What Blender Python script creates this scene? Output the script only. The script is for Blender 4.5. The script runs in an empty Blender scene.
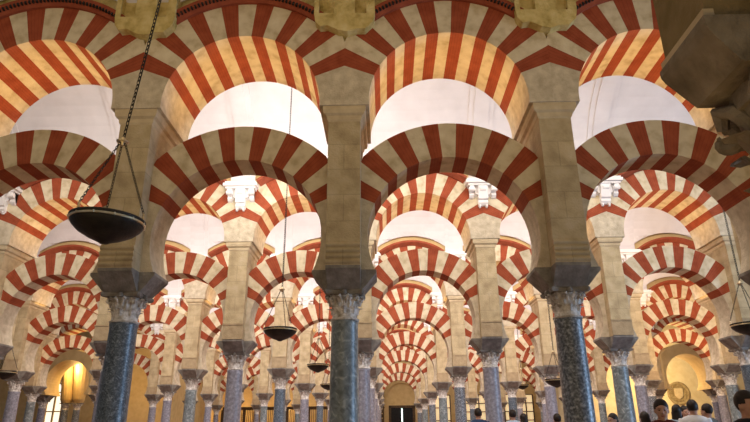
import bpy, bmesh, math, random
from math import sin, cos, pi, sqrt, acos, radians
from mathutils import Vector, Matrix
random.seed(7)
SC = bpy.context.scene
COL = SC.collection

# ------------------------------------------------------------------ camera
EZ = 1.25                                   # eye height
F, PIT, YAW, ROL, CX, Y1, NAVE = 595.6, 0.35793, 0.015379, -0.008259, 0.5986, 8.856, 6.982
S = 3.3
def cam_axes():
    cy, sy = cos(YAW), sin(YAW)
    f = Vector((-sy*cos(PIT), cy*cos(PIT), sin(PIT))); r = Vector((cy, sy, 0)); u = r.cross(f)
    c, s = cos(ROL), sin(ROL)
    return c*r + s*u, c*u - s*r, f
A, B, Fw = cam_axes()
cd = bpy.data.cameras.new('camera'); cam = bpy.data.objects.new('camera', cd); COL.objects.link(cam)
m = Matrix((A, B, -Fw)).transposed().to_4x4(); m.translation = Vector((CX, 0, EZ)); cam.matrix_world = m
cd.sensor_width = 36; cd.lens = F/750*36; cd.clip_start = .05; cd.clip_end = 300
SC.camera = cam
def px(X, Y, Z):
    d = Vector((X-CX, Y, Z-EZ)); z = d.dot(Fw)
    return 375+F*d.dot(A)/z, 211-F*d.dot(B)/z, z

# ------------------------------------------------------------------ world, light, exposure
w = bpy.data.worlds.new('world'); SC.world = w; w.use_nodes = True
w.node_tree.nodes['Background'].inputs[0].default_value = (.74, .82, 1, 1)
w.node_tree.nodes['Background'].inputs[1].default_value = .14
SC.view_settings.view_transform = 'Standard'; SC.view_settings.look = 'None'
SC.view_settings.exposure = 0.0; SC.view_settings.gamma = 1; SC.view_settings.use_curve_mapping = False
def area(name, loc, aim, sx, sy, power, col):
    l = bpy.data.lights.new(name, 'AREA'); l.shape = 'RECTANGLE'; l.size = sx; l.size_y = sy
    l.energy = power; l.color = col
    o = bpy.data.objects.new(name, l); COL.objects.link(o); o.location = loc
    o.rotation_euler = (Vector(aim)-Vector(loc)).to_track_quat('-Z', 'Y').to_euler(); return o
def point(name, loc, power, col, r=.3):
    l = bpy.data.lights.new(name, 'POINT'); l.energy = power; l.color = col; l.shadow_soft_size = r
    o = bpy.data.objects.new(name, l); COL.objects.link(o); o.location = loc; return o
NX = [0, 20, 22, 26, 28, 24, 24, 24]
for k in range(1, 8):
    yc = Y1 + (k-.5)*NAVE
    wd = NX[k]
    # daylight coming down from the skylights in each vault, and the uplights that stand on the lower arches
    area('skylight_glow', (0, yc-2.2, 9.0), (0, yc+1.6, 4), wd, 1.0, (26, 41, 54, 52, 50, 46, 38, 12)[k]*wd, (1, .92, .84) if k < 2 else (1, .94, .92))
    area('arcade_uplight', (0, yc, 6.0), (0, yc, 12), wd, 2.6, (2.6 if k == 1 else 4)*wd, (1, .88, .80))
area('front_uplight', (0, 4.6, 5.9), (0, 6.9, 8.6), 20, 1.5, 95, (1, .78, .48))
area('front_amber_fill', (0, .5, 8.5), (0, 8.5, 3.5), 18, 3, 205, (1, .73, .36))  # amber fill from over the camera onto the front arcade
for i in range(-2, 2): area('soffit_uplight', ((i+.5)*S, Y1, 6.04), ((i+.5)*S, Y1, 12), 1.7, .8, 21, (1, .64, .28))
for i in range(-4, 4): area('soffit_uplight', ((i+.5)*S, Y1+NAVE, 6.04), ((i+.5)*S, Y1+NAVE, 12), 1.7, .8, 19, (1, .64, .28))
for k in range(2, 6): area('soffit_uplight', (0, Y1+k*NAVE, 6.04), (0, Y1+k*NAVE, 12), 30, .7, 150, (1, .64, .28))
area('bay_vault_fill', (-1.65, 12.2, 6.3), (-1.9, 13.4, 10), 2.2, 1.6, 120, (1, .97, .95))  # added from below to whiten this vault bay, in place of its window
point('chapel_fill', (18.5, 40.2, 4.8), 1150, (1, .72, .34), .5)  # added warm points without fixtures, to brighten the yellow side walls
point('chapel_fill', (-18.9, 38.3, 5.2), 260, (1, .66, .25), .1)  # added behind the yellow arch, out of view, to light the twin pier
point('chapel_fill', (-17, 41.5, 4.6), 80, (1, .66, .25), .5)
for X in (-12.5, -8.0): point('choir_fill', (X, 54.2, 3.2), 260, (1, .62, .25), .5)  # added warm points, no fixtures, turning the far left wall orange
point('aisle_fill', (15, 26.3, 5.0), 420, (1, .66, .32), .5)  # these unseen points are added to warm the side bays
point('aisle_fill', (12, 19.3, 5.0), 260, (1, .70, .38), .5)
point('aisle_fill', (-15, 26.3, 5.0), 160, (1, .68, .40), .5)
point('aisle_fill', (-11.5, 19.3, 5.0), 90, (1, .72, .45), .5)
area('nave_fill', (.5, 1.5, .25), (.5, 7.5, 5), 14, 2, 125, (1, .72, .32))
area('side_blue_rim', (16.5, 6.4, 1.3), (-4, 9.2, 1.3), 3.0, 2.4, 900, (.42, .66, 1))  # added cool panel out of view, puts blue rims on the shafts

# ------------------------------------------------------------------ materials
def mat(name, ramp, scale=6, rough=.85, bump=.25, bscale=None, spec=.3, detail=8, distort=0, brick=None, lines=None, metal=0, coat=0):
    M = bpy.data.materials.new(name); M.use_nodes = True; nt = M.node_tree; N = nt.nodes; L = nt.links
    b = N['Principled BSDF']; b.inputs['Roughness'].default_value = rough; b.inputs['Metallic'].default_value = metal
    b.inputs['Specular IOR Level'].default_value = spec; b.inputs['Coat Weight'].default_value = coat
    tc = N.new('ShaderNodeTexCoord'); no = N.new('ShaderNodeTexNoise')
    oi = N.new('ShaderNodeObjectInfo'); ad = N.new('ShaderNodeVectorMath'); ad.operation = 'ADD'
    sc_ = N.new('ShaderNodeVectorMath'); sc_.operation = 'SCALE'; sc_.inputs[3].default_value = 0.37
    L.new(oi.outputs['Location'], sc_.inputs[0])
    L.new(tc.outputs['Object'], ad.inputs[0]); L.new(sc_.outputs[0], ad.inputs[1])
    L.new(ad.outputs[0], no.inputs['Vector']); no.inputs['Scale'].default_value = scale
    no.inputs['Detail'].default_value = detail; no.inputs['Distortion'].default_value = distort
    cr = N.new('ShaderNodeValToRGB'); L.new(no.outputs['Fac'], cr.inputs[0])
    el = cr.color_ramp.elements
    for i, (p, c) in enumerate(ramp):
        e = el[i] if i < 2 else el.new(p)
        e.position = p; e.color = (*c, 1)
    out = cr.outputs[0]
    h = no.outputs['Fac']
    if bscale:
        n2 = N.new('ShaderNodeTexNoise'); n2.inputs['Scale'].default_value = bscale; n2.inputs['Detail'].default_value = 6
        L.new(ad.outputs[0], n2.inputs['Vector']); h = n2.outputs['Fac']
    if brick:                                     # ashlar joints on the face seen from the nave
        bw, bh, dark = brick
        mp = N.new('ShaderNodeMapping'); mp.inputs['Rotation'].default_value = (pi/2, 0, 0)
        L.new(tc.outputs['Object'], mp.inputs[0])
        br = N.new('ShaderNodeTexBrick'); L.new(mp.outputs[0], br.inputs['Vector'])
        br.inputs['Scale'].default_value = 1; br.inputs['Brick Width'].default_value = bw; br.inputs['Row Height'].default_value = bh
        br.inputs['Mortar Size'].default_value = .008; br.inputs['Color1'].default_value = (1, 1, 1, 1)
        br.inputs['Color2'].default_value = (.86, .86, .86, 1); br.inputs['Mortar'].default_value = (dark,)*3+(1,)
        mx = N.new('ShaderNodeMix'); mx.data_type = 'RGBA'; mx.blend_type = 'MULTIPLY'; mx.inputs[0].default_value = 1
        L.new(out, mx.inputs[6]); L.new(br.outputs[0], mx.inputs[7]); out = mx.outputs[2]
    if lines:                                     # thin brick courses, along the voussoir
        uv = N.new('ShaderNodeUVMap'); sp = N.new('ShaderNodeSeparateXYZ'); L.new(uv.outputs[0], sp.inputs[0])
        mu = N.new('ShaderNodeMath'); mu.operation = 'MULTIPLY'; mu.inputs[1].default_value = lines; L.new(sp.outputs[0], mu.inputs[0])
        fr = N.new('ShaderNodeMath'); fr.operation = 'FRACT'; L.new(mu.outputs[0], fr.inputs[0])
        lt = N.new('ShaderNodeMath'); lt.operation = 'LESS_THAN'; lt.inputs[1].default_value = .2; L.new(fr.outputs[0], lt.inputs[0])
        mx = N.new('ShaderNodeMix'); mx.data_type = 'RGBA'; mx.blend_type = 'MULTIPLY'
        ml = N.new('ShaderNodeMath'); ml.operation = 'MULTIPLY'; ml.inputs[1].default_value = .28; L.new(lt.outputs[0], ml.inputs[0])
        L.new(ml.outputs[0], mx.inputs[0]); L.new(out, mx.inputs[6]); mx.inputs[7].default_value = (.45, .4, .4, 1); out = mx.outputs[2]
    L.new(out, b.inputs['Base Color'])
    if bump:
        bp = N.new('ShaderNodeBump'); bp.inputs['Strength'].default_value = bump; bp.inputs['Distance'].default_value = .02
        L.new(h, bp.inputs['Height']); L.new(bp.outputs[0], b.inputs['Normal'])
    return M
def emis(name, col, st):
    M = bpy.data.materials.new(name); M.use_nodes = True; b = M.node_tree.nodes['Principled BSDF']
    b.inputs['Base Color'].default_value = (*col, 1); b.inputs['Emission Color'].default_value = (*col, 1); b.inputs['Emission Strength'].default_value = st
    return M
RED = mat('red_brick', [(.3, (.27, .050, .018)), (.7, (.38, .085, .033))], 5, .85, .3, 40, lines=18)
CREAM = mat('cream_limestone', [(.28, (.47, .37, .22)), (.5, (.66, .56, .38)), (.75, (.75, .66, .48))], 5, .85, .3, 30)
HAUNCH = mat('pale_haunch_stone', [(.3, (.46, .38, .26)), (.7, (.68, .59, .43))], 7, .85, .5, 35)
PIER = mat('pier_ashlar', [(.3, (.42, .32, .18)), (.55, (.58, .46, .27)), (.8, (.66, .55, .37))], 4, .85, .5, 35, brick=(.9, .42, .75))
MOLD = mat('pier_moulding_stone', [(.3, (.52, .40, .24)), (.7, (.66, .54, .34))], 6, .8, .3, 30)
IMPOST = mat('grey_impost_stone', [(.3, (.16, .14, .12)), (.6, (.27, .25, .22)), (.8, (.38, .35, .31))], 7, .8, .5, 30)
CAP = mat('weathered_capital_marble', [(.3, (.30, .26, .21)), (.5, (.60, .56, .51)), (.7, (.84, .81, .78))], 14, .65, .5, 40)
SHAFT = [mat('dark_blue_marble', [(.35, (.04, .058, .078)), (.55, (.12, .155, .195)), (.72, (.32, .37, .42))], 22, .36, .08, 40, spec=.6, distort=1.5),
         mat('grey_green_marble', [(.35, (.11, .135, .145)), (.58, (.24, .28, .29)), (.72, (.50, .54, .55))], 9, .36, .08, 40, spec=.6, distort=1.2),
         mat('dark_speckled_granite', [(.35, (.05, .06, .072)), (.52, (.16, .18, .205)), (.68, (.38, .41, .45))], 26, .36, .08, 60, spec=.6),
         mat('mauve_grey_marble', [(.3, (.17, .16, .19)), (.55, (.27, .27, .32)), (.75, (.42, .42, .48))], 14, .35, .08, 40, spec=.5)]
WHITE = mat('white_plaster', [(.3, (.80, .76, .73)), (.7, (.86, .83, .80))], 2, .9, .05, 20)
VAULT = mat('toned_white_plaster', [(.3, (.64, .60, .59)), (.7, (.72, .68, .67))], 2, .9, .05, 20)  # white plaster greyed to hold down the vault brightness
OCHRE = mat('ochre_plaster', [(.3, (.52, .36, .15)), (.7, (.62, .45, .21))], 3, .9, .15, 25)
YELST = mat('yellow_rough_stone', [(.28, (.38, .28, .08)), (.5, (.60, .47, .18)), (.75, (.72, .60, .30))], 6, .9, 1.0, 22)
TERRA = mat('dark_red_cornice', [(.3, (.24, .05, .022)), (.7, (.34, .08, .035))], 6, .85, .2, 30)
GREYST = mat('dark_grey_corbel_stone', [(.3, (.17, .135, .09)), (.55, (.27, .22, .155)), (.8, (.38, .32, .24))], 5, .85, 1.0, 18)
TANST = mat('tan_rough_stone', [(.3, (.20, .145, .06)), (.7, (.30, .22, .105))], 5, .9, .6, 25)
FLOOR = mat('red_marble_floor', [(.3, (.22, .11, .08)), (.7, (.34, .22, .17))], 2, .3, .05, 10, spec=.5)
IRON = mat('blackened_iron', [(.3, (.012, .011, .010)), (.7, (.03, .026, .02))], 10, .5, .2, 40, spec=.4, metal=.4)
BRASS = mat('aged_brass', [(.3, (.55, .42, .22)), (.7, (.85, .72, .48))], 14, .35, .1, 40, metal=.9)
WOOD = mat('dark_wood', [(.3, (.05, .028, .012)), (.7, (.11, .065, .03))], 6, .5, .2, 30)
BLACKD = mat('black_door_paint', [(.3, (.004, .004, .005)), (.7, (.012, .012, .012))], 6, .5, .1, 30)
GLOW = emis('daylit_glass', (1, .76, .42), .55)
GLOWW = emis('bright_daylit_glass', (1, .88, .68), 1.2)
GLOWB = emis('cool_daylit_glass', (.72, .82, 1), 1.3)
SLIT = emis('daylight_beyond_door', (.8, 1, .92), 2.5)

# ------------------------------------------------------------------ helpers
def link(o, parent=None):
    COL.objects.link(o)
    if parent: o.parent = parent
    return o
def tag(o, label=None, cat=None, group=None, kind=None):
    if label: o['label'] = label
    if cat: o['category'] = cat
    if group: o['group'] = group
    if kind: o['kind'] = kind
    return o
def empty(name, loc, rz=0):
    o = bpy.data.objects.new(name, None); o.location = loc; o.rotation_euler = (0, 0, rz); o.empty_display_size = .2
    return link(o)
def tomesh(name, bm, mats, smooth=False):
    bmesh.ops.recalc_face_normals(bm, faces=bm.faces)
    me = bpy.data.meshes.new(name); bm.to_mesh(me); bm.free()
    for M in (mats if isinstance(mats, (list, tuple)) else [mats]): me.materials.append(M)
    if smooth:
        for p in me.polygons: p.use_smooth = True
    return me
def obj(name, me, parent=None, loc=None):
    o = bpy.data.objects.new(name, me)
    if loc: o.location = loc
    return link(o, parent)
def box(bm, x0, x1, y0, y1, z0, z1, mi=0):
    v = [bm.verts.new(p) for p in ((x0,y0,z0),(x1,y0,z0),(x1,y1,z0),(x0,y1,z0),(x0,y0,z1),(x1,y0,z1),(x1,y1,z1),(x0,y1,z1))]
    for f in ((0,3,2,1),(4,5,6,7),(0,1,5,4),(1,2,6,5),(2,3,7,6),(3,0,4,7)):
        bm.faces.new([v[i] for i in f]).material_index = mi
    return v
def prism(bm, pts, y0, y1, mi=0):                # polygon in xz, extruded in y
    a = [bm.verts.new((p[0], y0, p[1])) for p in pts]; b = [bm.verts.new((p[0], y1, p[1])) for p in pts]
    n = len(pts)
    bm.faces.new(a).material_index = mi; bm.faces.new(b[::-1]).material_index = mi
    for i in range(n): bm.faces.new((a[i], b[i], b[(i+1) % n], a[(i+1) % n])).material_index = mi
def loft(bm, rings, close=True, caps=True, mi=0):
    V = [[bm.verts.new(p) for p in r] for r in rings]
    for a, b in zip(V, V[1:]):
        n = len(a)
        for i in range(n if close else n-1):
            bm.faces.new((a[i], a[(i+1) % n], b[(i+1) % n], b[i])).material_index = mi
    if caps and close:
        bm.faces.new(V[0][::-1]).material_index = mi; bm.faces.new(V[-1]).material_index = mi
def lathe(bm, prof, n=32, c=(0, 0), mi=0, sy=1):
    loft(bm, [[(c[0]+r*cos(2*pi*i/n), c[1]+sy*r*sin(2*pi*i/n), z) for i in range(n)] for r, z in prof], mi=mi)
def frustum(bm, hx0, hy0, z0, hx1, hy1, z1, mi=0):
    loft(bm, [[(-hx0,-hy0,z0),(hx0,-hy0,z0),(hx0,hy0,z0),(-hx0,hy0,z0)], [(-hx1,-hy1,z1),(hx1,-hy1,z1),(hx1,hy1,z1),(-hx1,hy1,z1)]], mi=mi)
def tube(bm, pts, r, n=8, mi=0):
    pts = [Vector(p) for p in pts]; rings = []
    for i, p in enumerate(pts):
        d = (pts[min(i+1, len(pts)-1)]-pts[max(i-1, 0)]).normalized()
        u = d.cross(Vector((.31, .17, 1)) if abs(d.z) < .9 else Vector((1, 0, 0))).normalized(); v = d.cross(u)
        rr = r[i] if isinstance(r, (list, tuple)) else r
        rings.append([p+rr*(u*cos(2*pi*j/n)+v*sin(2*pi*j/n)) for j in range(n)])
    loft(bm, rings, mi=mi)
ORD = ['first', 'second', 'third', 'fourth', 'fifth', 'sixth', 'seventh', 'eighth', 'ninth', 'tenth', 'eleventh', 'twelfth', 'thirteenth']
ROWN = ['front arcade', 'second arcade back', 'third arcade back', 'fourth arcade back', 'fifth arcade back', 'sixth arcade back', 'farthest arcade']

# heights (absolute)
Z_SH, Z_CAP, Z_IMP, Z_LC, Z_M0, Z_M1, Z_UC = 2.81, 3.24, 3.53, 4.05, 5.86, 6.10, 6.17
RI, RO, ROU = 1.30, 1.90, 2.02
TL, TU, PW, PD = .30, .68, .25, .57

# ------------------------------------------------------------------ structure meshes
def arch_mesh(name, zc, thick, clip, ph0, nv, zbase, mats, R0=RI, R1=RO, seed=0, ndiv=3, dz_side=None):
    """voussoir ring round (0, zc); haunches run down to zbase. materials: red, cream, haunch"""
    rnd = random.Random(seed); bm = bmesh.new(); uvl = bm.loops.layers.uv.new('UVMap')
    dth = (180-2*ph0)/nv
    bnd = [ph0+dth*i+(rnd.uniform(-.45, .45) if 0 < i < nv else 0) for i in range(nv+1)]
    angs = []; 
    phb = -math.degrees(math.asin(min(.999, (zc-zbase)/R0))) if zc > zbase else 0
    lo = [phb+(ph0-phb)*i/8 for i in range(8)]
    for a in lo: angs.append((a, 2))
    for i in range(nv):
        for j in range(ndiv): angs.append((bnd[i]+(bnd[i+1]-bnd[i])*j/ndiv, 0 if i % 2 == 0 else 1))
    for a in lo[::-1]: angs.append((180-(ph0 if a == lo[-1] else lo[lo.index(a)+1]), 2))
    angs.append((180-phb, 2))
    def outer(a):
        c = abs(cos(radians(a)))
        r = R1 if c*R1 <= clip else clip/c
        x, z = r*cos(radians(a)), zc+r*sin(radians(a))
        if z < zbase: z = zbase
        return x, z
    P = []
    for a, mi in angs:
        ri = R0
        P.append(((ri*cos(radians(a)), max(zbase, zc+ri*sin(radians(a)))), outer(a), a, mi))
    # level base
    if zc > zbase:
        P[0] = (P[0][0], (clip, zbase), P[0][2], P[0][3]); P[-1] = (P[-1][0], (-clip, zbase), P[-1][2], P[-1][3])
    vs = [[bm.verts.new((p[0][0], -thick, p[0][1])), bm.verts.new((p[1][0], -thick, p[1][1])), bm.verts.new((p[1][0], thick, p[1][1])), bm.verts.new((p[0][0], thick, p[0][1]))] for p in P]
    for i in range(len(P)-1):
        a, b = vs[i], vs[i+1]; mi = P[i][3]; u0, u1 = radians(P[i][2])*1.6, radians(P[i+1][2])*1.6
        for j, (q0, q1) in enumerate(((0, .6), (.6, 1.8), (1.8, 2.4), (2.4, 3.6))):
            f = bm.faces.new((a[j], b[j], b[(j+1) % 4], a[(j+1) % 4])); f.material_index = mi
            for l, uv in zip(f.loops, ((u0, q0), (u1, q0), (u1, q1), (u0, q1))): l[uvl].uv = uv
    for e in (vs[0], vs[-1]): bm.faces.new(e).material_index = 2
    return tomesh(name, bm, mats)
LOW = [arch_mesh('horseshoe_arch', Z_LC, TL, 1.65-PW, 24, 15, Z_IMP, [RED, CREAM, HAUNCH], seed=s) for s in (1, 2, 3)]
UPP = [arch_mesh('round_arch', Z_UC, TU, 1.65, 21.5, 15, Z_M1, [RED, CREAM, HAUNCH], R0=1.26, R1=ROU, seed=s) for s in (4, 5, 6)]
LOWY = arch_mesh('horseshoe_arch', Z_LC+.15, .85, 1.65-PW, 24, 15, Z_IMP, [OCHRE, OCHRE, OCHRE], seed=3)

def cornice_mesh(a0, a1, p, dentil):
    bm = bmesh.new(); n = 40; y = -TU
    pr = [(RO, y+.02), (RO, y-.05), (RO+.045, y-p*.6), (RO+.10, y-p), (RO+.17, y-p), (RO+.17, y+.02)]
    loft(bm, [[(r*cos(radians(a)), yy, Z_UC+r*sin(radians(a))) for r, yy in pr] for a in [a0+(a1-a0)*i/n for i in range(n+1)]])
    if dentil:
        N = int((a1-a0)/1.8)
        for i in range(N):
            a = a0+.9+(a1-a0-1.8)*i/(N-1); r0, r1 = RO+.055, RO+.105
            ring = [(r*cos(radians(a+da)), r*sin(radians(a+da))+Z_UC) for da, r in ((-.45, r0), (.45, r0), (.45, r1), (-.45, r1))]
            loft(bm, [[(x, y-p*.6, z) for x, z in ring], [(x, y-p-.006, z) for x, z in ring]], mi=1)
    return tomesh('cornice', bm, [TERRA, IRON])
CORN, CORNW = cornice_mesh(51, 129, .12, True), cornice_mesh(53, 127, .20, False)
def leaf(bm, ang, r0, z0, h, wd, curl, r1):
    """an acanthus leaf: strip hugging the bell then curling outwards"""
    c, s = cos(ang), sin(ang); n = 6; rows = []
    for i in range(n+1):
        t = i/n; z = z0+h*min(t*1.15, 1)-(.04*h*((t-.8)/.2) if t > .8 else 0)*2
        r = r0+(r1-r0)*t+curl*max(0, t-.55)**1.5*3
        ww = wd*(1-.25*t)*(1 if i % 2 == 0 else .82) if t < .95 else wd*.45
        row = []
        for q in (-1, -.5, 0, .5, 1):
            rr = r+.018*(1-abs(q))-.02*abs(q)
            row.append(Vector((rr*c-q*ww*s, rr*s+q*ww*c, z-.02*abs(q)*h)))
        rows.append(row)
    rows2 = [[p-Vector((c, s, 0))*.025 for p in row] for row in rows]
    ringed = [row+[p for p in row2[::-1]] for row, row2 in zip(rows, rows2)]
    loft(bm, ringed)
def capital_mesh():
    bm = bmesh.new(); h = Z_CAP-Z_SH
    lathe(bm, [(.188, Z_SH+.035), (.182, Z_SH+.10), (.186, Z_SH+.15), (.19, Z_SH+.22), (.21, Z_SH+.33), (.235, Z_CAP-.05)], 24)
    for i in range(8): leaf(bm, i*pi/4, .185, Z_SH+.10, .10, .055, .075, .20)
    for i in range(8): leaf(bm, (i+.5)*pi/4, .185, Z_SH+.18, .15, .056, .10, .215)
    for i in range(4):                               # corner volutes
        a = pi/4+i*pi/2; d = Vector((cos(a), sin(a), 0)); t = Vector((-sin(a), cos(a), 0))
        c = d*.27+Vector((0, 0, Z_CAP-.115))
        pts = []
        for j in range(15):
            th = pi*.5+j*.42; rr = .058*(1-j/17)
            pts.append(c+d*rr*cos(th)+Vector((0, 0, rr*sin(th))))
        tube(bm, [d*.17+Vector((0, 0, Z_SH+.2)), d*.21+Vector((0, 0, Z_CAP-.09))]+pts, [.03]*2+[.026-.0008*j for j in range(15)], 6)
    for i in range(4):                               # small central scroll pair on each side
        a = i*pi/2; d = Vector((cos(a), sin(a), 0)); t = Vector((-sin(a), cos(a), 0))
        for q in (-1, 1): tube(bm, [d*.22+t*q*.03+Vector((0,0,Z_SH+.24)), d*.25+t*q*.05+Vector((0,0,Z_CAP-.1)), d*.262+t*q*.075+Vector((0,0,Z_CAP-.075))], [.022, .02, .03], 6)
    return tomesh('capital', bm, CAP, False)
def abacus_mesh():
    bm = bmesh.new(); pts = []
    for i in range(4):
        a = i*pi/2
        for q in (-1, -.6, -.2, .2, .6, 1):
            r = .30-.05*(1-q*q); x, y = r, q*.27
            pts.append((x*cos(a)-y*sin(a), x*sin(a)+y*cos(a)))
    loft(bm, [[(x*.94, y*.94, Z_CAP-.06) for x, y in pts], [(x, y, Z_CAP-.03) for x, y in pts], [(x, y, Z_CAP) for x, y in pts]])
    for i in range(4):
        a = i*pi/2; cx_, cy_ = .262*cos(a), .262*sin(a)
        lathe(bm, [(.0, Z_CAP-.085), (.04, Z_CAP-.07), (.045, Z_CAP-.04), (.03, Z_CAP-.002)][1:], 8, (cx_, cy_))
    return tomesh('abacus', bm, IMPOST)
def necking_mesh():
    bm = bmesh.new(); lathe(bm, [(.2, Z_SH), (.215, Z_SH+.012), (.215, Z_SH+.028), (.19, Z_SH+.04)], 28); return tomesh('necking', bm, CAP, True)
def shaft_mesh(M):
    bm = bmesh.new(); lathe(bm, [(.225, .17), (.225, .2), (.208, .24), (.213, 1.1), (.207, 2.0), (.196, Z_SH-.06), (.205, Z_SH-.03), (.205, Z_SH)], 36)
    return tomesh('shaft', bm, M, True)
def base_mesh():
    bm = bmesh.new(); frustum(bm, .32, .32, 0, .32, .32, .06)
    lathe(bm, [(.30, .06), (.315, .085), (.30, .11), (.26, .125), (.26, .14), (.275, .155), (.25, .17)], 28); return tomesh('base', bm, CAP)
CAPM, ABA, NECK, BASE = capital_mesh(), abacus_mesh(), necking_mesh(), base_mesh()
SHM = [shaft_mesh(M) for M in SHAFT]

def impost_mesh():                                   # cruciform block: bevelled underside, arms under the arches and under the pier front
    bm = bmesh.new(); z0, zm, z1 = Z_CAP, Z_IMP-.045, Z_IMP
    def cross(a, ya, b, yb):                         # 12-gon cross, arm half-length a (half-width ya) in x, b (half-width yb) in y
        return [(a,-ya),(a,ya),(yb,ya),(yb,b),(-yb,b),(-yb,ya),(-a,ya),(-a,-ya),(-yb,-ya),(-yb,-b),(yb,-b),(yb,-ya)]
    loft(bm, [[(x, y, z) for x, y in c] for c, z in ((cross(.27, .25, .27, .24), z0), (cross(.48, TL, PD+.0, PW), zm), (cross(.48, TL, PD, PW), z1))])
    return tomesh('impost', bm, IMPOST)
def pier_mesh():
    bm = bmesh.new(); box(bm, -PW, PW, -PD, PD, Z_IMP, Z_M0); return tomesh('pier_body', bm, PIER)
def rolls_mesh():
    bm = bmesh.new()
    for i in range(4):
        z = Z_IMP+.05+i*.085; pts = []
        loft(bm, [[(x, -PD-.0-.035*sin(pi*j/6), z-.038+.076*j/6) for j in range(7)] for x in (-PW, PW)])
    return tomesh('roll_moulding', bm, PIER)
def pmold_mesh():
    bm = bmesh.new(); pr = [(0, Z_M0), (.02, Z_M0+.03), (.03, Z_M0+.09), (.07, Z_M0+.12), (.085, Z_M0+.18), (.085, Z_M1)]
    loft(bm, [[(-PW-p, -PD-p, z), (PW+p, -PD-p, z), (PW+p, PD+p, z), (-PW-p, PD+p, z)] for p, z in pr]); return tomesh('moulding', bm, MOLD)
def footing_mesh():
    bm = bmesh.new(); box(bm, -PW-.012, PW+.012, -PD-.02, -PD, Z_IMP, Z_IMP+.36); box(bm, -PW-.02, PW+.02, -PD-.035, -PD, Z_IMP+.36, Z_IMP+.40)
    return tomesh('footing', bm, FOOT)
FOOT = mat('brown_stone_footing', [(.3, (.34, .25, .14)), (.7, (.46, .35, .21))], 7, .85, .4, 30)
IMPM, PIERM, ROLLM, PMOLD, FOOTM = impost_mesh(), pier_mesh(), rolls_mesh(), pmold_mesh(), footing_mesh()

# white plaster wall corbel: scrolled consoles under a moulded slab, and the pilaster strip the vault rib springs from
def corbel_mesh():
    bm = bmesh.new(); y = -TU
    for x in (-.09, .09): tube(bm, [(x-.02, y-.06, 6.99), (x+.02, y-.06, 6.99)], .05, 10)
    for x, wd, zb in ((-.30, .06, 7.24), (0, .13, 7.02), (.30, .06, 7.24)):
        prof = [(y, zb-.02), (y-.06, zb), (y-.12, zb+.06), (y-.11, zb+.13), (y-.17, zb+.16), (y-.24, 7.48), (y-.24, 7.54), (y, 7.54)]
        loft(bm, [[(xx, a, b) for a, b in prof] for xx in (x-wd, x+wd)])
    for x in (-.3, 0, .3):
        tube(bm, [(x-.08, y-.2, 7.44), (x+.08, y-.2, 7.44)], .062, 10)
    for x in (-.15, .15):
        loft(bm, [[(x+.07*cos(a)*1, yy, 7.40+.09*sin(a)) for a in [2*pi*i/12 for i in range(12)]] for yy in (y, y-.13)])
    loft(bm, [[(x, a, b) for a, b in ((y, 7.28), (y-.06, 7.32), (y-.16, 7.54), (y, 7.54))] for x in (-.36, .36)])
    return tomesh('console', bm, WHITE)
def slab_mesh():
    bm = bmesh.new()
    for a, b, z0, z1 in ((.40, .27, 7.54, 7.60), (.46, .33, 7.60, 7.68), (.42, .29, 7.68, 7.74)): box(bm, -a, a, -TU-b, -TU, z0, z1)
    return tomesh('slab', bm, WHITE)
CONS, SLAB = corbel_mesh(), slab_mesh()

def wall_bays(name, k, bays, M, Y, ztop):
    bm = bmesh.new()
    for n in bays:
        xc = (n+.5)*S; arc = []
        x0 = 1.65; a0 = math.degrees(acos(x0/ROU))
        for i in range(25):
            a = a0+(180-2*a0)*i/24; arc.append((xc+ROU*cos(radians(a)), Z_UC+ROU*sin(radians(a))))
        top = [(p[0], ztop) for p in arc]
        for i in range(24):
            prism(bm, [arc[i], top[i], top[i+1], arc[i+1]], -TU+.06, TU-.06)
    o = obj(name, tomesh(name, bm, M), loc=(0, Y, 0)); tag(o, kind='structure'); return o

VH, VS, VT = NAVE/2-TU, 7.78, 10.25
def vault(name, yc, b0, b1, M=VAULT, ribs=True):
    bm = bmesh.new(); nx, ny = 20, 28; R = 2.28; grid = []
    nxt = (b1-b0+1)*nx
    def zf(x, y):
        bar = VS+(VT-VS)*sqrt(max(0, 1-(y/VH)**2)); xl = (x % S)-S/2
        return max(bar, Z_UC+sqrt(R*R-xl*xl))
    for i in range(nxt+1):
        x = b0*S+i*S/nx
        grid.append([bm.verts.new((x, -VH*cos(pi*j/ny)*1.0, zf(x, VH*cos(pi*j/ny)))) for j in range(ny+1)])
    for i in range(nxt):
        for j in range(ny): bm.faces.new((grid[i][j], grid[i+1][j], grid[i+1][j+1], grid[i][j+1]))
    o = obj(name, tomesh(name, bm, M), loc=(0, yc, 0)); tag(o, kind='structure')
    if ribs:
        bm = bmesh.new()
        for hw, th in ((.34, .05), (.20, .10)):
            loft(bm, [[(sx, VH*cos(pi*j/32)*(1-.0), VS-t+(VT-VS)*sin(pi*j/32)-(.10 if 0 else 0)) for sx, t in ((-hw, -.05), (hw, -.05), (hw, th), (-hw, th))] for j in range(33)])
        rm = tomesh('rib', bm, M)
        for i in range(b0, b1+2): obj('rib', rm, o, (i*S, 0, 0))
    return o

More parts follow.
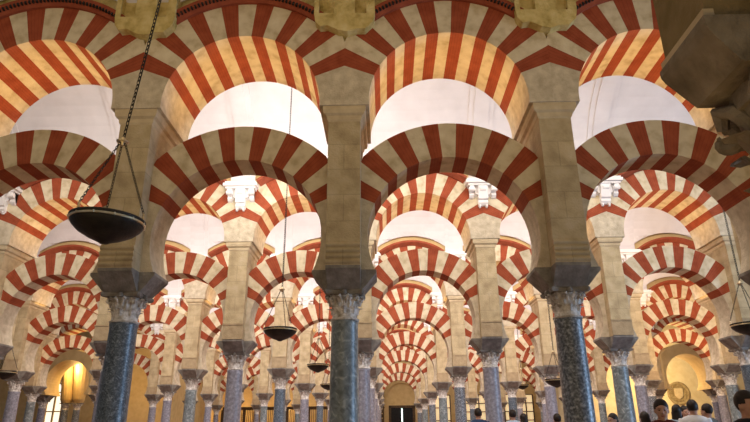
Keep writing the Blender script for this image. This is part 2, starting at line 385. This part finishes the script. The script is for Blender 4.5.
# ------------------------------------------------------------------ rows
COLR = [(-2, 2), (-4, 4), (-5, 5), (-6, 6), (-6, 6), (-4, 4), (-4, 4)]
nv_ = 0
floor_bm = bmesh.new(); box(floor_bm, -45, 45, -6, 62, -.2, 0)
tag(obj('floor', tomesh('floor', floor_bm, FLOOR)), kind='structure')
for k, (c0, c1) in enumerate(COLR):
    Y = Y1+k*NAVE
    wall_bays('wall_upper', k, range(c0, c1), YELST if k == 0 else OCHRE, Y, 10.4 if k else 9.8)
for k in range(0, 8):
    a = COLR[min(k, 6)]; b = COLR[max(k-1, 0)]
    lo, hi = min(a[0], b[0]), max(a[1], b[1])-1
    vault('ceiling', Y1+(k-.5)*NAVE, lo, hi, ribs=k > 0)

# ---- back walls
YB = Y1+7*NAVE-TU
bm = bmesh.new()
box(bm, -20, .95, YB, YB+.5, 0, 10.4); box(bm, 3.1, 20, YB, YB+.5, 0, 10.4); box(bm, .95, 3.1, YB, YB+.5, 3.5, 10.4)
tag(obj('wall_back', tomesh('wall_back', bm, OCHRE)), kind='structure')
for sx, nm in ((1, 'wall_right'), (-1, 'wall_left')):
    bm = bmesh.new(); x0, x1 = sorted((14.6*sx, 34*sx))
    box(bm, x0, x1, 44.2, 44.7, 0, 10.4); xx = sorted((14.6*sx, 15.1*sx)); box(bm, xx[0], xx[1], 44.7, YB, 0, 10.2)
    tag(obj(nm, tomesh(nm, bm, OCHRE if sx < 0 else mat('cream_yellow_plaster', [(.3, (.70, .58, .34)), (.7, (.80, .69, .46))], 3, .9, .1, 20))), kind='structure')

# ------------------------------------------------------------------ visibility order, for telling things apart
def order(items):                                   # items: list of (key, x, y, z) -> dict key -> position phrase
    vis = []
    for key, X, Y, Z in items:
        u, v, z = px(X, Y, Z)
        if -25 < u < 775: vis.append((u, key))
    vis.sort(); return {key: (i, len(vis), u) for i, (u, key) in enumerate(vis)}
def phrase(pos, key):
    if key not in pos: return None
    i, n, u = pos[key]
    if n == 1: return 'the only one'
    if i == 0: return 'leftmost'
    if i == n-1: return 'rightmost'
    if i < n/2: return ORD[i]+' from left'
    return ORD[n-1-i]+' from right'

# ------------------------------------------------------------------ build rows
SHN = ['dark blue-grey marble', 'grey-green veined marble', 'dark speckled granite', 'mauve-grey marble']
def column(Xc, Yc, sh, label, group):
    o = empty('column', (Xc, Yc, 0)); tag(o, label, 'column', group)
    obj('base', BASE, o); obj('shaft', SHM[sh], o)
    c = obj('capital', CAPM, o); obj('abacus', ABA, c); obj('necking', NECK, c)
    c.rotation_euler = (0, 0, 0)
    return o
def pier(Xc, Yc, label, group, front):
    o = empty('pier', (Xc, Yc, Z_CAP)); tag(o, label, 'pier', group)
    for nm, me in (('impost', IMPM), ('pier_body', PIERM), ('roll_moulding', ROLLM) if front else ('footing', FOOTM), ('moulding', PMOLD)):
        obj(nm, me, o, (0, 0, -Z_CAP))
    return o
for k, (c0, c1) in enumerate(COLR):
    Y = Y1+k*NAVE; rn = ROWN[k]
    pc = order([(i, i*S, Y, 3.0) for i in range(c0, c1+1)])
    pl = order([(i, (i+.5)*S, Y, 5.4) for i in range(c0, c1)])
    pu = order([(i, (i+.5)*S, Y, 7.6) for i in range(c0, c1)])
    pk = order([(i, i*S, Y, 7.4) for i in range(c0, c1+1)])
    for i in range(c0, c1+1):
        X = i*S
        if k == 0: sh = {-1: 0, 0: 1, 1: 2}.get(i, 3)
        elif k == 1: sh = {2: 1, 3: 0}.get(i, 3)
        else: sh = [3, 0, 1, 3, 3, 2][(i*5+k*3) % 6]
        ph = phrase(pc, i)
        out = 'outside the frame to the ' + ('left' if X < 0 else 'right')
        if k == 0 and i in (-1, 0, 1):
            what = {-1: 'left of the three large foreground columns, behind the big hanging lamp', 0: 'middle of the three large foreground columns', 1: 'right of the three large foreground columns'}[i]
            lc = SHN[sh]+' column, '+what
            lp = {-1: 'tan stone pier above the left foreground column', 0: 'tan stone pier above the middle foreground column', 1: 'tan stone pier above the right foreground column'}[i]
        else:
            lc = '%s column, %s, %s' % (SHN[sh], rn, ph or out)
            lp = 'pale stone pier, %s, %s' % (rn, ph or out)
        column(X, Y, sh, lc, 'columns of the '+rn)
        pier(X, Y, lp, 'piers of the '+rn, k == 0)
        if k >= 1 and c0 < i < c1 or (k >= 1 and i in (c0, c1)):
            kp = phrase(pk, i)
            o = empty('wall_corbel', (X, Y, 7.1)); tag(o, 'white scrolled corbel, %s, %s' % (rn, kp or out), 'corbel', 'white corbels of the '+rn)
            obj('console', CONS, o, (0, 0, -7.1)); obj('slab', SLAB, o, (0, 0, -7.1))
    for i in range(c0, c1):
        X = (i+.5)*S; pla, pua = phrase(pl, i), phrase(pu, i)
        out = 'outside the frame to the ' + ('left' if X < 0 else 'right')
        if k == 4 and i in (-6, 5):
            o = obj('horseshoe_arch', LOWY, loc=(X, Y, 0)); tag(o, 'plain deep yellow plastered horseshoe arch at the far %s' % ('left' if i < 0 else 'right, before the medallion wall'), 'arch')
        else:
            o = obj('horseshoe_arch', LOW[(i+k) % 3], loc=(X, Y, 0)); tag(o, 'lower striped horseshoe arch, %s, %s' % (rn, pla or out), 'arch', 'lower arches of the '+rn)
        o = obj('round_arch', UPP[(i+2*k) % 3], loc=(X, Y, 0)); tag(o, 'upper striped round arch, %s, %s' % (rn, pua or out), 'arch', 'upper arches of the '+rn)
        obj('cornice', CORNW if k else CORN, o)

# ---- buttresses on the front arcade
def buttress_mesh():
    bm = bmesh.new(); y = -TU
    base = [(-.48, 7.58), (-.40, 7.48), (-.28, 7.50), (-.1, 7.40), (.05, 7.37), (.2, 7.42), (.34, 7.42), (.47, 7.56), (.5, 7.72), (-.5, 7.74)]
    prism(bm, base, y-.16, y+.06)
    for x0, x1 in ((-.5, -.42), (-.17, .17), (.36, .5)): box(bm, x0, x1, y-.16, y+.06, 7.72, 9.8)
    for x0, x1 in ((-.42, -.17), (.17, .36)): box(bm, x0, x1, y-.03, y+.06, 7.72, 9.8)
    return tomesh('buttress', bm, YELST)
BUT = buttress_mesh()
for i in (-2, -1, 0, 1, 2):
    o = obj('buttress', BUT, loc=(i*S, Y1, 0))
    tag(o, 'rough yellow stone buttress with two grooves above the %s' % {-2: 'pier outside the frame to the left', -1: 'left foreground pier', 0: 'middle foreground pier', 1: 'right foreground pier', 2: 'pier hidden at the far right'}[i], 'buttress', 'buttresses of the front arcade')

# ---- the near pier whose impost and capital jut in at the top right
NP = (3.18, 3.22)
o = empty('pier', (NP[0], NP[1], 3.25)); tag(o, 'dark near pier with a heavy grey impost, cut off by the top right corner', 'pier')
bm = bmesh.new()
loft(bm, [[(sx*a, sy*b, z) for sx, sy in ((-1,-1),(1,-1),(1,1),(-1,1))] for a, b, z in ((.50, .27, 0), (.66, .29, .2), (.68, .30, .25), (.68, .30, .30))])
obj('impost', tomesh('near_impost', bm, GREYST), o)
bm = bmesh.new(); box(bm, -.64, .68, -.26, .27, .30, 7); box(bm, -.36, .68, -.95, -.26, .34, 7)
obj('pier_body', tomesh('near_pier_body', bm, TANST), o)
bm = bmesh.new(); box(bm, -.665, -.60, -.28, .29, .30, .36); obj('edge_moulding', tomesh('near_edge', bm, MOLD), o)
o = empty('column', (NP[0]+.16, NP[1], 0)); tag(o, 'near column with a dark weathered capital at the right edge, its shaft outside the frame', 'column')
bm = bmesh.new(); frustum(bm, .5, .5, 0, .5, .5, .12); lathe(bm, [(.46, .12), (.48, .17), (.45, .22), (.38, .26)], 28); obj('base', tomesh('near_base', bm, CAP), o)
bm = bmesh.new(); lathe(bm, [(.34, .26), (.33, .4), (.32, 2.3), (.33, 2.36)], 32); obj('shaft', tomesh('near_shaft', bm, SHAFT[2], True), o)
bm = bmesh.new(); z0 = 2.30
lathe(bm, [(.35, z0), (.38, z0+.12), (.42, z0+.4), (.48, z0+.72), (.53, 3.25)], 24)
for i in range(8): leaf(bm, (i+.25)*pi/4, .38, z0+.04, .36, .13, .11, .44)
for i in range(8): leaf(bm, (i+.75)*pi/4, .40, z0+.26, .42, .14, .15, .50)
for i in range(4):
    a = pi/4+i*pi/2; d = Vector((cos(a), sin(a), 0)); c = d*.60+Vector((0, 0, 3.08))
    tube(bm, [d*.3+Vector((0, 0, 2.85)), d*.46+Vector((0, 0, 3.16))]+[c+d*(.11*(1-j/16))*cos(pi*.5+j*.42)+Vector((0, 0, (.11*(1-j/16))*sin(pi*.5+j*.42))) for j in range(14)], [.07]*2+[.06-.002*j for j in range(14)], 8)
for i in range(4):
    a = i*pi/2; d = Vector((cos(a), sin(a), 0)); t = Vector((-d.y, d.x, 0))
    for q in (-1, 1): tube(bm, [d*.42+t*q*.06+Vector((0,0,2.95)), d*.52+t*q*.13+Vector((0,0,3.14)), d*.55+t*q*.22+Vector((0,0,3.18)), d*.52+t*q*.27+Vector((0,0,3.08))], [.045, .055, .06, .04], 8)
    box(bm, *sorted((d.x*.5-abs(t.x)*.09-.03*abs(d.x), d.x*.5+abs(t.x)*.09+.06*abs(d.x))), *sorted((d.y*.5-abs(t.y)*.09-.03*abs(d.y), d.y*.5+abs(t.y)*.09+.06*abs(d.y))), 3.12, 3.24)
obj('capital', tomesh('near_capital', bm, GREYST), o)

# ---- lamps
def link_mesh(bm, c, d, spin, L, r, wd):
    d = d.normalized(); u = d.cross(Vector((0, 1, .2)) if abs(d.z) > .5 else Vector((0, 0, 1))).normalized(); v = d.cross(u)
    a = u*cos(spin)+v*sin(spin); n = 10; b = d.cross(a); V = []
    for i in range(n):
        t = 2*pi*i/n; p = c+d*cos(t)*L+a*sin(t)*wd; o_ = (d*cos(t)+a*sin(t)).normalized()
        V.append([bm.verts.new(p+r*(o_*cos(q)+b*sin(q))) for q in (0, pi/2, pi, 3*pi/2)])
    for i in range(n):
        for j in range(4): bm.faces.new((V[i][j], V[(i+1)%n][j], V[(i+1)%n][(j+1)%4], V[i][(j+1)%4]))
def chain(p0, p1, L, r, wd, mesh):
    bm = bmesh.new(); p0, p1 = Vector(p0), Vector(p1); n = max(2, int((p1-p0).length/(L*1.5)))
    for i in range(n): link_mesh(bm, p0.lerp(p1, (i+.5)/n), p1-p0, (i % 2)*pi/2, L, r, wd)
    return tomesh(mesh, bm, IRON)
bm = bmesh.new(); lathe(bm, [(.001, -.225), (.04, -.222), (.07, -.203), (.17, -.165), (.28, -.105), (.345, -.045), (.364, -.012), (.368, .0), (.36, .0), (.29, -.045), (.001, -.10)], 48); BOWL = tomesh('bowl', bm, IRON, True)
bm = bmesh.new(); lathe(bm, [(.366, -.004), (.380, -.002), (.380, .018), (.368, .02), (.36, .01)], 48)
for i in range(12): a = i*pi/6; box(bm, .376*cos(a)-.008, .376*cos(a)+.008, .376*sin(a)-.008, .376*sin(a)+.008, -.004, .024)
RIMB = tomesh('brass_band', bm, BRASS)
bm = bmesh.new(); lathe(bm, [(.35, .02), (.378, .02), (.382, .045), (.372, .055), (.35, .05)], 48); RIMT = tomesh('rim', bm, IRON, True)
bm = bmesh.new()
for i in range(3):
    a = i*2*pi/3+.5
    lathe(bm, [(.012, .05), (.02, .07), (.01, .09), (.016, .11), (.006, .125)], 8, (.36*cos(a), .36*sin(a)))
LUGS = tomesh('chain_lugs', bm, BRASS)
CH = [chain((.36*cos(i*2*pi/3+.5), .36*sin(i*2*pi/3+.5), .12), (.03*cos(i*2*pi/3+.5), .03*sin(i*2*pi/3+.5), .93), .022, .0045, .012, 'chain') for i in range(3)]
bm = bmesh.new(); lathe(bm, [(.01, .90), (.03, .905), (.02, .93), (.065, .94), (.07, .955), (.02, .965), (.03, .985), (.012, 1.01)], 20); HUB = tomesh('hub', bm, BRASS, True)
SUS = chain((0, 0, 1.0), (0, 0, 7.7), .034, .006, .015, 'suspension_chain')
bm = bmesh.new(); tube(bm, [(.02, .0, .95), (.03, 0, 2.2), (.012, 0, 4), (.02, 0, 7.7)], .004, 5); CABLE = tomesh('electric_cable', bm, IRON)
def lamp(X, Y, Z, label, tilt=0, rz=0, lean=0):
    o = empty('hanging_lamp', (X, Y, Z), rz); tag(o, label, 'lamp', 'dish lamps hanging on chains'); o.rotation_euler = (0, tilt, rz)
    obj('bowl', BOWL, o); r = obj('rim', RIMT, o); obj('brass_band', RIMB, r); obj('chain_lugs', LUGS, r)
    for c in CH: obj('chain', c, o)
    obj('hub', HUB, o)
    s = obj('suspension_chain', SUS, o); obj('electric_cable', CABLE, s)
    o.scale = (.92,)*3
    if lean: s.rotation_euler = (0, lean, 0); s.location = (-sin(lean)*.97, 0, .0)
lamp(-2.08, 5.4, EZ+1.93, 'large black dish lamp hanging on chains in front of the left foreground column', radians(2.5), -.45, .10)
lamp(-1.57, 12.35, EZ+2.0, 'black dish lamp, the larger one between the left and middle foreground columns', 0, .9)
lamp(-1.54, 19.3, EZ+2.02, 'small dark dish lamp hanging just left of the middle foreground column')
lamp(-1.85, 26.3, EZ+1.95, 'tiny dish lamp half hidden by the left side of the middle foreground column')
lamp(7.95, 12.2, EZ+1.98, 'dark dish lamp cut off by the right edge of the frame', 0, .2)
lamp(-11.5, 19.3, EZ+1.9, 'dark dish lamp at the left edge of the frame')
lamp(-13.4, 39.5, EZ+2.4, 'tiny distant dish lamp to the right of the left foreground column')
lamp(5.9, 19.3, EZ+1.5, 'dark dish lamp mostly hidden behind the right foreground column')
lamp(7.9, 33.3, EZ+2.35, 'distant brass-lit dish lamp to the left of the right foreground column')

# ---- far end: door, niche, windows, screens
dd = empty('door_1', (2.02, YB, 0)); tag(dd, kind='structure')
bm = bmesh.new(); box(bm, -.98, -.06, .05, .12, 0, 3.45)
box(bm, -.85, -.2, .02, .05, .3, 1.6); box(bm, -.85, -.2, .02, .05, 1.8, 3.2); obj('leaf', tomesh('door_leaf', bm, BLACKD), dd)
bm = bmesh.new(); box(bm, .06, .98, .05, .12, 0, 3.45); box(bm, .2, .85, .02, .05, .3, 1.6); box(bm, .2, .85, .02, .05, 1.8, 3.2); obj('leaf', tomesh('door_leaf', bm, BLACKD), dd)
bm = bmesh.new(); box(bm, -1.2, -.98, -.08, .2, 0, 3.6); box(bm, .98, 1.2, -.08, .2, 0, 3.6); box(bm, -1.2, 1.2, -.08, .2, 3.45, 3.65); obj('frame', tomesh('door_frame', bm, WOOD), dd)
bm = bmesh.new(); box(bm, -1, 1, .8, .85, 0, 3.4); obj('daylit_yard', tomesh('daylit_yard', bm, SLIT), dd)
def archring(bm, xc, zc, r0, r1, y0, y1, zb, n=24, mi=0):
    pts = [(r1, zb)]+[(r1*cos(pi*i/n), zc+r1*sin(pi*i/n)) for i in range(n+1)]+[(-r1, zb)]
    pin = [(r0, zb)]+[(r0*cos(pi*i/n), zc+r0*sin(pi*i/n)) for i in range(n+1)]+[(-r0, zb)]
    for i in range(len(pts)-1): prism(bm, [(xc+pin[i][0], pin[i][1]), (xc+pts[i][0], pts[i][1]), (xc+pts[i+1][0], pts[i+1][1]), (xc+pin[i+1][0], pin[i+1][1])], y0, y1, mi)
bm = bmesh.new(); archring(bm, 2.0, 4.2, 1.42, 1.6, YB-.12, YB+.05, 3.7); tag(obj('trim_1', tomesh('trim_1', bm, OCHRE)), kind='structure')
bm = bmesh.new()
for x in (0, .28): box(bm, x, x+.12, YB-.6, YB-.4, 0, 6.5)
for z in (3.4, 4.3, 5.2, 6.2): box(bm, -.05, .45, YB-.62, YB-.38, z, z+.1)
for z in range(8): box(bm, .1, .3, YB-.53, YB-.47, .2+z*.4, .5+z*.4)
tag(obj('wooden_screen', tomesh('wooden_screen', bm, WOOD)), 'tall narrow dark wooden screen just left of the far double door', 'screen')
def window(name, xc, zc, wd, ht, y, nx, nz, arched, pane, fm):
    o = empty(name, (xc, y, zc)); tag(o, kind='structure'); bm = bmesh.new()
    for i in range(nx+1): x = -wd/2+wd*i/nx; box(bm, x-.05, x+.05, -.1, .02, -ht/2, ht/2)
    for i in range(nz+1): z = -ht/2+ht*i/nz; box(bm, -wd/2, wd/2, -.08, .0, z-.04, z+.04)
    if arched: archring(bm, 0, ht/2, wd/2-.1, wd/2, -.1, .02, ht/2-.05)
    obj('window_frame', tomesh('window_frame', bm, fm), o)
    bm = bmesh.new(); pts = [(-wd/2, -ht/2), (wd/2, -ht/2), (wd/2, ht/2)]+([(wd/2*cos(pi*i/16), ht/2+wd/2*sin(pi*i/16)) for i in range(1, 16)] if arched else [])+[(-wd/2, ht/2)]
    prism(bm, pts, .03, .05); obj('pane', tomesh('pane', bm, pane), o)
window('window_1', 5.6, 2.3, 1.6, 4.4, YB-.1, 2, 4, False, GLOW, WOOD)
window('window_2', 8.4, 2.3, 2.4, 4.4, YB-.1, 4, 6, False, GLOW, WOOD)
window('window_3', 12.6, 2.3, 2.6, 4.4, YB-.1, 4, 6, False, GLOW, WOOD)
window('window_4', -23.3, 2.9, 1.7, 2.6, 44.15, 3, 2, True, GLOWW, OCHRE)
window('window_5', -23.3, .85, 1.7, 1.3, 44.1, 8, 2, False, GLOWB, IRON)
bm = bmesh.new()
box(bm, -13.5, -4.2, 53.8, 54.1, 3.25, 3.5); box(bm, -13.5, -4.2, 53.85, 54.05, 1.2, 1.35)
for i in range(11): x = -13.5+i*.93; box(bm, x-.1, x+.1, 53.8, 54.1, 0, 3.25)
for i in range(60): x = -13.4+i*.155; box(bm, x-.02, x+.02, 53.9, 54, 1.3, 3.25)
box(bm, -13.5, -4.2, 53.9, 54, 0, 1.2)
tag(obj('choir_screen', tomesh('choir_screen', bm, WOOD)), 'long dark wooden choir screen with a top beam in the far left background', 'screen')
def medallion(X, Z, R, label):
    o = empty('medallion', (X, 44.2, Z)); tag(o, label, 'medallion'); o.rotation_euler = (pi/2, 0, 0)
    bm = bmesh.new(); lathe(bm, [(R*.98, 0), (R, .05), (R*.95, .12), (R*.86, .14), (R*.80, .08), (R*.74, .06), (.01, .05)], 40); obj('disc', tomesh('disc', bm, OCHM, True), o)
    bm = bmesh.new(); pts = [(-.38, .42), (.38, .42), (.38, -.15), (.22, -.38), (0, -.5), (-.22, -.38), (-.38, -.15)]
    loft(bm, [[(x*R, y*R, .05) for x, y in pts], [(x*R, y*R, .12) for x, y in pts], [(x*R*.85, y*R*.85, .15) for x, y in pts]])
    obj('shield', tomesh('shield', bm, MOLD), o)
    bm = bmesh.new()
    for i in range(20): a = i*pi/10; lathe(bm, [(.001, .05), (.07*R, .08), (.05*R, .12), (.001, .14)], 8, (.63*R*cos(a), .63*R*sin(a)))
    obj('wreath', tomesh('wreath', bm, OCHM), o)
OCHM = mat('carved_ochre_stone', [(.3, (.24, .17, .08)), (.7, (.42, .33, .18))], 5, .8, .5, 20)
medallion(21.2, 3.75, .80, 'large round carved stone medallion with a shield on the yellow wall at right')
medallion(25.0, 3.95, .42, 'small round carved medallion on the cream wall near the right edge')
# twin columns carrying a yellow plaster pier at the far left
TW = [CX+(Fw*F+A*(u-375)+B*(211-392)).x*39.6/(Fw*F+A*(u-375)+B*(211-392)).y for u in (68, 79.5)]
for X, q in ((TW[0], 'left'), (TW[1], 'right')):
    column(X, 39.6, 2, 'dark stone column, the %s of a close pair under deep yellow arches at far left' % q, 'twin columns at the far left')
bm = bmesh.new()
for X in TW:
    loft(bm, [[(X+a*cos(t), 39.6+b*sin(t), z) for t in [2*pi*i/16 for i in range(16)]] for a, b, z in ((.30, .3, 3.25), (.38, .4, 3.45), (.38, .6, 4.2), (.39, .9, 5.3), (.39, 1.2, 6.4))])
tag(obj('twin_pier', tomesh('twin_pier', bm, OCHRE)), 'glowing yellow plastered double pier above a close pair of dark columns at far left', 'pier')

# ------------------------------------------------------------------ people
def ell(bm, c, r, n=16, m=10, rot=0):
    loft(bm, [[(c[0]+r[0]*sin(pi*(j+.02)/(m+.04))*cos(2*pi*i/n), c[1]+r[1]*sin(pi*(j+.02)/(m+.04))*sin(2*pi*i/n), c[2]-r[2]*cos(pi*(j+.02)/(m+.04))) for i in range(n)] for j in range(m+1)])
def rings(bm, prof, n=20):
    loft(bm, [[(cx_+rx*cos(2*pi*i/n), cy_+ry*sin(2*pi*i/n), z) for i in range(n)] for z, rx, ry, cx_, cy_ in prof])
def remesh(name, bm, M, vox, smooth=4):
    bmesh.ops.recalc_face_normals(bm, faces=bm.faces)
    me = bpy.data.meshes.new(name+'_raw'); bm.to_mesh(me); bm.free()
    o = bpy.data.objects.new(name+'_raw', me); COL.objects.link(o)
    r = o.modifiers.new('r', 'REMESH'); r.mode = 'VOXEL'; r.voxel_size = vox
    s = o.modifiers.new('s', 'SMOOTH'); s.factor = .5; s.iterations = smooth
    dg = bpy.context.evaluated_depsgraph_get(); out = bpy.data.meshes.new_from_object(o.evaluated_get(dg))
    bpy.data.objects.remove(o); out.name = name; out.materials.clear(); out.materials.append(M)
    for p in out.polygons: p.use_smooth = True
    return out
def plain(name, c, rough=.8): return mat(name, [(.3, tuple(x*.85 for x in c)), (.7, c)], 9, rough, .1, 60)
SKIN = plain('warm_skin', (.52, .29, .20), .55); SKIN.node_tree.nodes['Principled BSDF'].inputs['Subsurface Weight'].default_value = .08
HAIRM = plain('dark_hair', (.022, .014, .010), .5); TROU = plain('dark_blue_trousers', (.03, .035, .06)); SHOE = plain('dark_leather', (.02, .015, .012), .4)
LIP = plain('lips', (.38, .14, .12), .5); EYE = plain('dark_eye', (.02, .015, .012), .2)
SHO = .168
def arms(bm, g=0, hand=True):
    for s in (-1, 1):
        P = [(s*SHO, 0, 1.43), (s*(SHO+.035), .01, 1.28), (s*(SHO+.05), .02, 1.12), (s*(SHO+.05), -.01, 1.0), (s*(SHO+.045), -.05, .86)]
        R = [.052+g, .049+g, .040+g, .038+g, .027+g]
        tube(bm, P, R, 12)
        if hand:
            w_ = Vector(P[-1]); loft(bm, [[w_+Vector((.013*cos(t), .03*k_*sin(t)-.004*j, -.0-.03*j)) for t in [2*pi*i/10 for i in range(10)]] for j, k_ in enumerate((.8, 1.1, 1.25, 1.15))])
            for f, L in enumerate((.062, .072, .068, .052)):
                b = w_+Vector((0, -.040+.020*f, -.085)); 
                tube(bm, [b, b+Vector((-s*.004, -.002, -L*.45)), b+Vector((-s*.014, -.002, -L*.8)), b+Vector((-s*.026, 0, -L))], [.0092, .009, .0085, .007], 8)
            b = w_+Vector((0, -.03, -.03)); tube(bm, [b, b+Vector((-s*.008, -.026, -.025)), b+Vector((-s*.014, -.034, -.058))], [.012, .0105, .009], 8)
TORSO = [(.86, .15, .105, 0, .01), (.95, .165, .115, 0, .01), (1.06, .14, .10, 0, .0), (1.18, .155, .105, 0, 0), (1.33, .185, .12, 0, 0), (1.41, .19, .11, 0, .005), (1.455, .15, .085, 0, .01), (1.485, .085, .065, 0, .012)]
def legs(bm, g=0, z=.04):
    for s in (-1, 1): rings(bm, [(.94, .09+g, .10+g, s*.085, .01), (.8, .088+g, .095+g, s*.09, 0), (.65, .072+g, .078+g, s*.09, -.005), (.5, .056+g, .062+g, s*.09, -.01), (.36, .056+g, .06+g, s*.09, .01), (.2, .042+g, .045+g, s*.09, .015), (z, .036+g, .04+g, s*.09, .015)])
def head(bm):
    ell(bm, (0, .012, 1.605), (.075, .096, .098), 24, 14); ell(bm, (0, -.028, 1.555), (.060, .064, .082), 20, 12); ell(bm, (0, -.066, 1.492), (.026, .022, .022))
    ell(bm, (0, -.072, 1.618), (.052, .022, .014)); tube(bm, [(0, -.082, 1.607), (0, -.098, 1.582), (0, -.108, 1.562), (0, -.092, 1.552)], [.009, .010, .013, .010], 8)
    for s in (-1, 1): ell(bm, (s*.009, -.098, 1.558), (.008, .009, .007)); ell(bm, (s*.076, .012, 1.582), (.009, .018, .031)); ell(bm, (s*.035, -.066, 1.565), (.02, .018, .02))
    rings(bm, [(1.40, .062, .058, 0, .02), (1.46, .054, .055, 0, .018), (1.53, .054, .058, 0, .015)])
bm = bmesh.new(); rings(bm, TORSO); arms(bm); legs(bm); head(bm)
for s in (-1, 1): ell(bm, (s*.09, -.05, .04), (.042, .11, .035))
BODY = remesh('body', bm, SKIN, .0075, 3)
bm = bmesh.new(); rings(bm, [(z-(.02 if i == 0 else 0), a+.016, b+.016, c, d) for i, (z, a, b, c, d) in enumerate(TORSO[:-1])]+[(1.485, .085, .075, 0, .014)]); arms(bm, .014, False); SHIRT = remesh('shirt', bm, TROU, .013, 4)
bm = bmesh.new(); legs(bm, .013, .06); rings(bm, [(.80, .15, .11, 0, .01), (.9, .168, .122, 0, .01), (.98, .168, .12, 0, .01)]); TROUM = remesh('trousers', bm, TROU, .014, 3)
bm = bmesh.new()
for s in (-1, 1): ell(bm, (s*.09, -.045, .045), (.052, .135, .042)); box(bm, s*.09-.045, s*.09+.045, -.16, .08, 0, .02)
SHOEM = remesh('shoes', bm, SHOE, .012, 2)
def hair_mesh(kind):
    bm = bmesh.new(); ell(bm, (0, .024, 1.626), (.085, .101, .103), 24, 14)
    if kind == 'long': rings(bm, [(1.40, .085, .035, 0, .075), (1.48, .092, .05, 0, .065), (1.58, .088, .06, 0, .055), (1.66, .07, .06, 0, .03)])
    if kind == 'bun': ell(bm, (0, .13, 1.60), (.04, .04, .04))
    me = remesh('hair', bm, HAIRM, .01, 2)
    b2 = bmesh.new(); b2.from_mesh(me)
    kill = [v for v in b2.verts if (v.co.y < -.045 and v.co.z < (1.64 if kind == 'short' else 1.625)) or (v.co.z < 1.545 and v.co.y < .02 and kind != 'long') or (kind == 'short' and v.co.z < 1.53) or (v.co.z < 1.60 and v.co.y < -.012)]
    bmesh.ops.delete(b2, geom=kill, context='VERTS'); b2.to_mesh(me); b2.free(); return me
HAIRS = {k: hair_mesh(k) for k in ('short', 'long', 'bun')}
bm = bmesh.new()
for s in (-1, 1): ell(bm, (s*.029, -.079, 1.59), (.011, .008, .0065), 12, 8)
EYES = tomesh('eyes', bm, EYE, True)
bm = bmesh.new(); ell(bm, (0, -.088, 1.527), (.023, .008, .004)); ell(bm, (0, -.086, 1.520), (.019, .009, .005)); LIPS = tomesh('lips', bm, LIP, True)
def unz(u, v, Y):
    d = Fw*F + A*(u-375) + B*(211-v); return d.z*Y/d.y+EZ
def person(u, top, Y, face, col, hair, label):
    X = un(u, 410, Y); h = unz(u, top, Y)/1.732*1.705
    o = obj('person', BODY, loc=(X, Y, 0)); s = h/1.705; o.scale = (s, s, s); o.rotation_euler = (0, 0, face); tag(o, label, 'person')
    me = SHIRT.copy(); me.materials.clear(); me.materials.append(col); obj('shirt', me, o); obj('trousers', TROUM, o); obj('shoes', SHOEM, o)
    obj('hair', HAIRS[hair], o); obj('eyes', EYES, o); obj('lips', LIPS, o)
WHT, BLK, RDK, GRY, LBL, NVY, BRN = [plain(n, c) for n, c in (('white_cotton', (.78, .78, .80)), ('black_wool', (.012, .013, .018)), ('dark_red_cloth', (.12, .02, .015)), ('grey_cloth', (.12, .115, .10)), ('pale_blue_cotton', (.45, .58, .72)), ('navy_cloth', (.03, .06, .14)), ('brown_cloth', (.09, .05, .03)))]
def at(u, Y): return un(u, 405, Y)
def un(u, v, Y):
    d = Fw*F + A*(u-375) + B*(211-v); t = Y/d.y; return d.x*t+CX
person(661.5, 398, 7.0, -.35, RDK, 'bun', 'woman with dark hair tied back and a dark red top, facing the camera')
person(749, 389, 5.1, .25, BLK, 'short', 'man in black with short dark hair at the right edge of the frame')
person(693, 399, 10.2, pi-.45, WHT, 'short', 'man seen from behind in a white shirt')
person(706, 403, 11.2, pi+.5, GRY, 'short', 'person in a grey jacket close to the right of the man in white')
person(677, 404, 11.8, pi-.8, LBL, 'long', 'person with dark hair and a pale blue top left of the man in white')
person(643, 411, 10.5, pi, BRN, 'long', 'person with long brown hair seen from behind, left of the woman in red')
person(611, 412.5, 11.2, -1.1, BLK, 'long', 'woman in black with long dark hair beside the second row column')
person(512, 409, 15.0, pi, LBL, 'short', 'person with dark hair and a pale blue shirt left of the right foreground column')
person(522.5, 413, 14.0, pi+.2, BRN, 'long', 'person with brown hair standing right beside the one in pale blue')
person(478, 407.5, 14.6, pi-.2, NVY, 'short', 'person in a navy shirt seen from behind in the middle distance')
person(556, 413, 13.0, pi, BLK, 'short', 'person in black partly hidden by the right foreground column')
person(685, 405, 12.9, 0, BLK, 'long', 'dark-haired person in black behind the man in white')
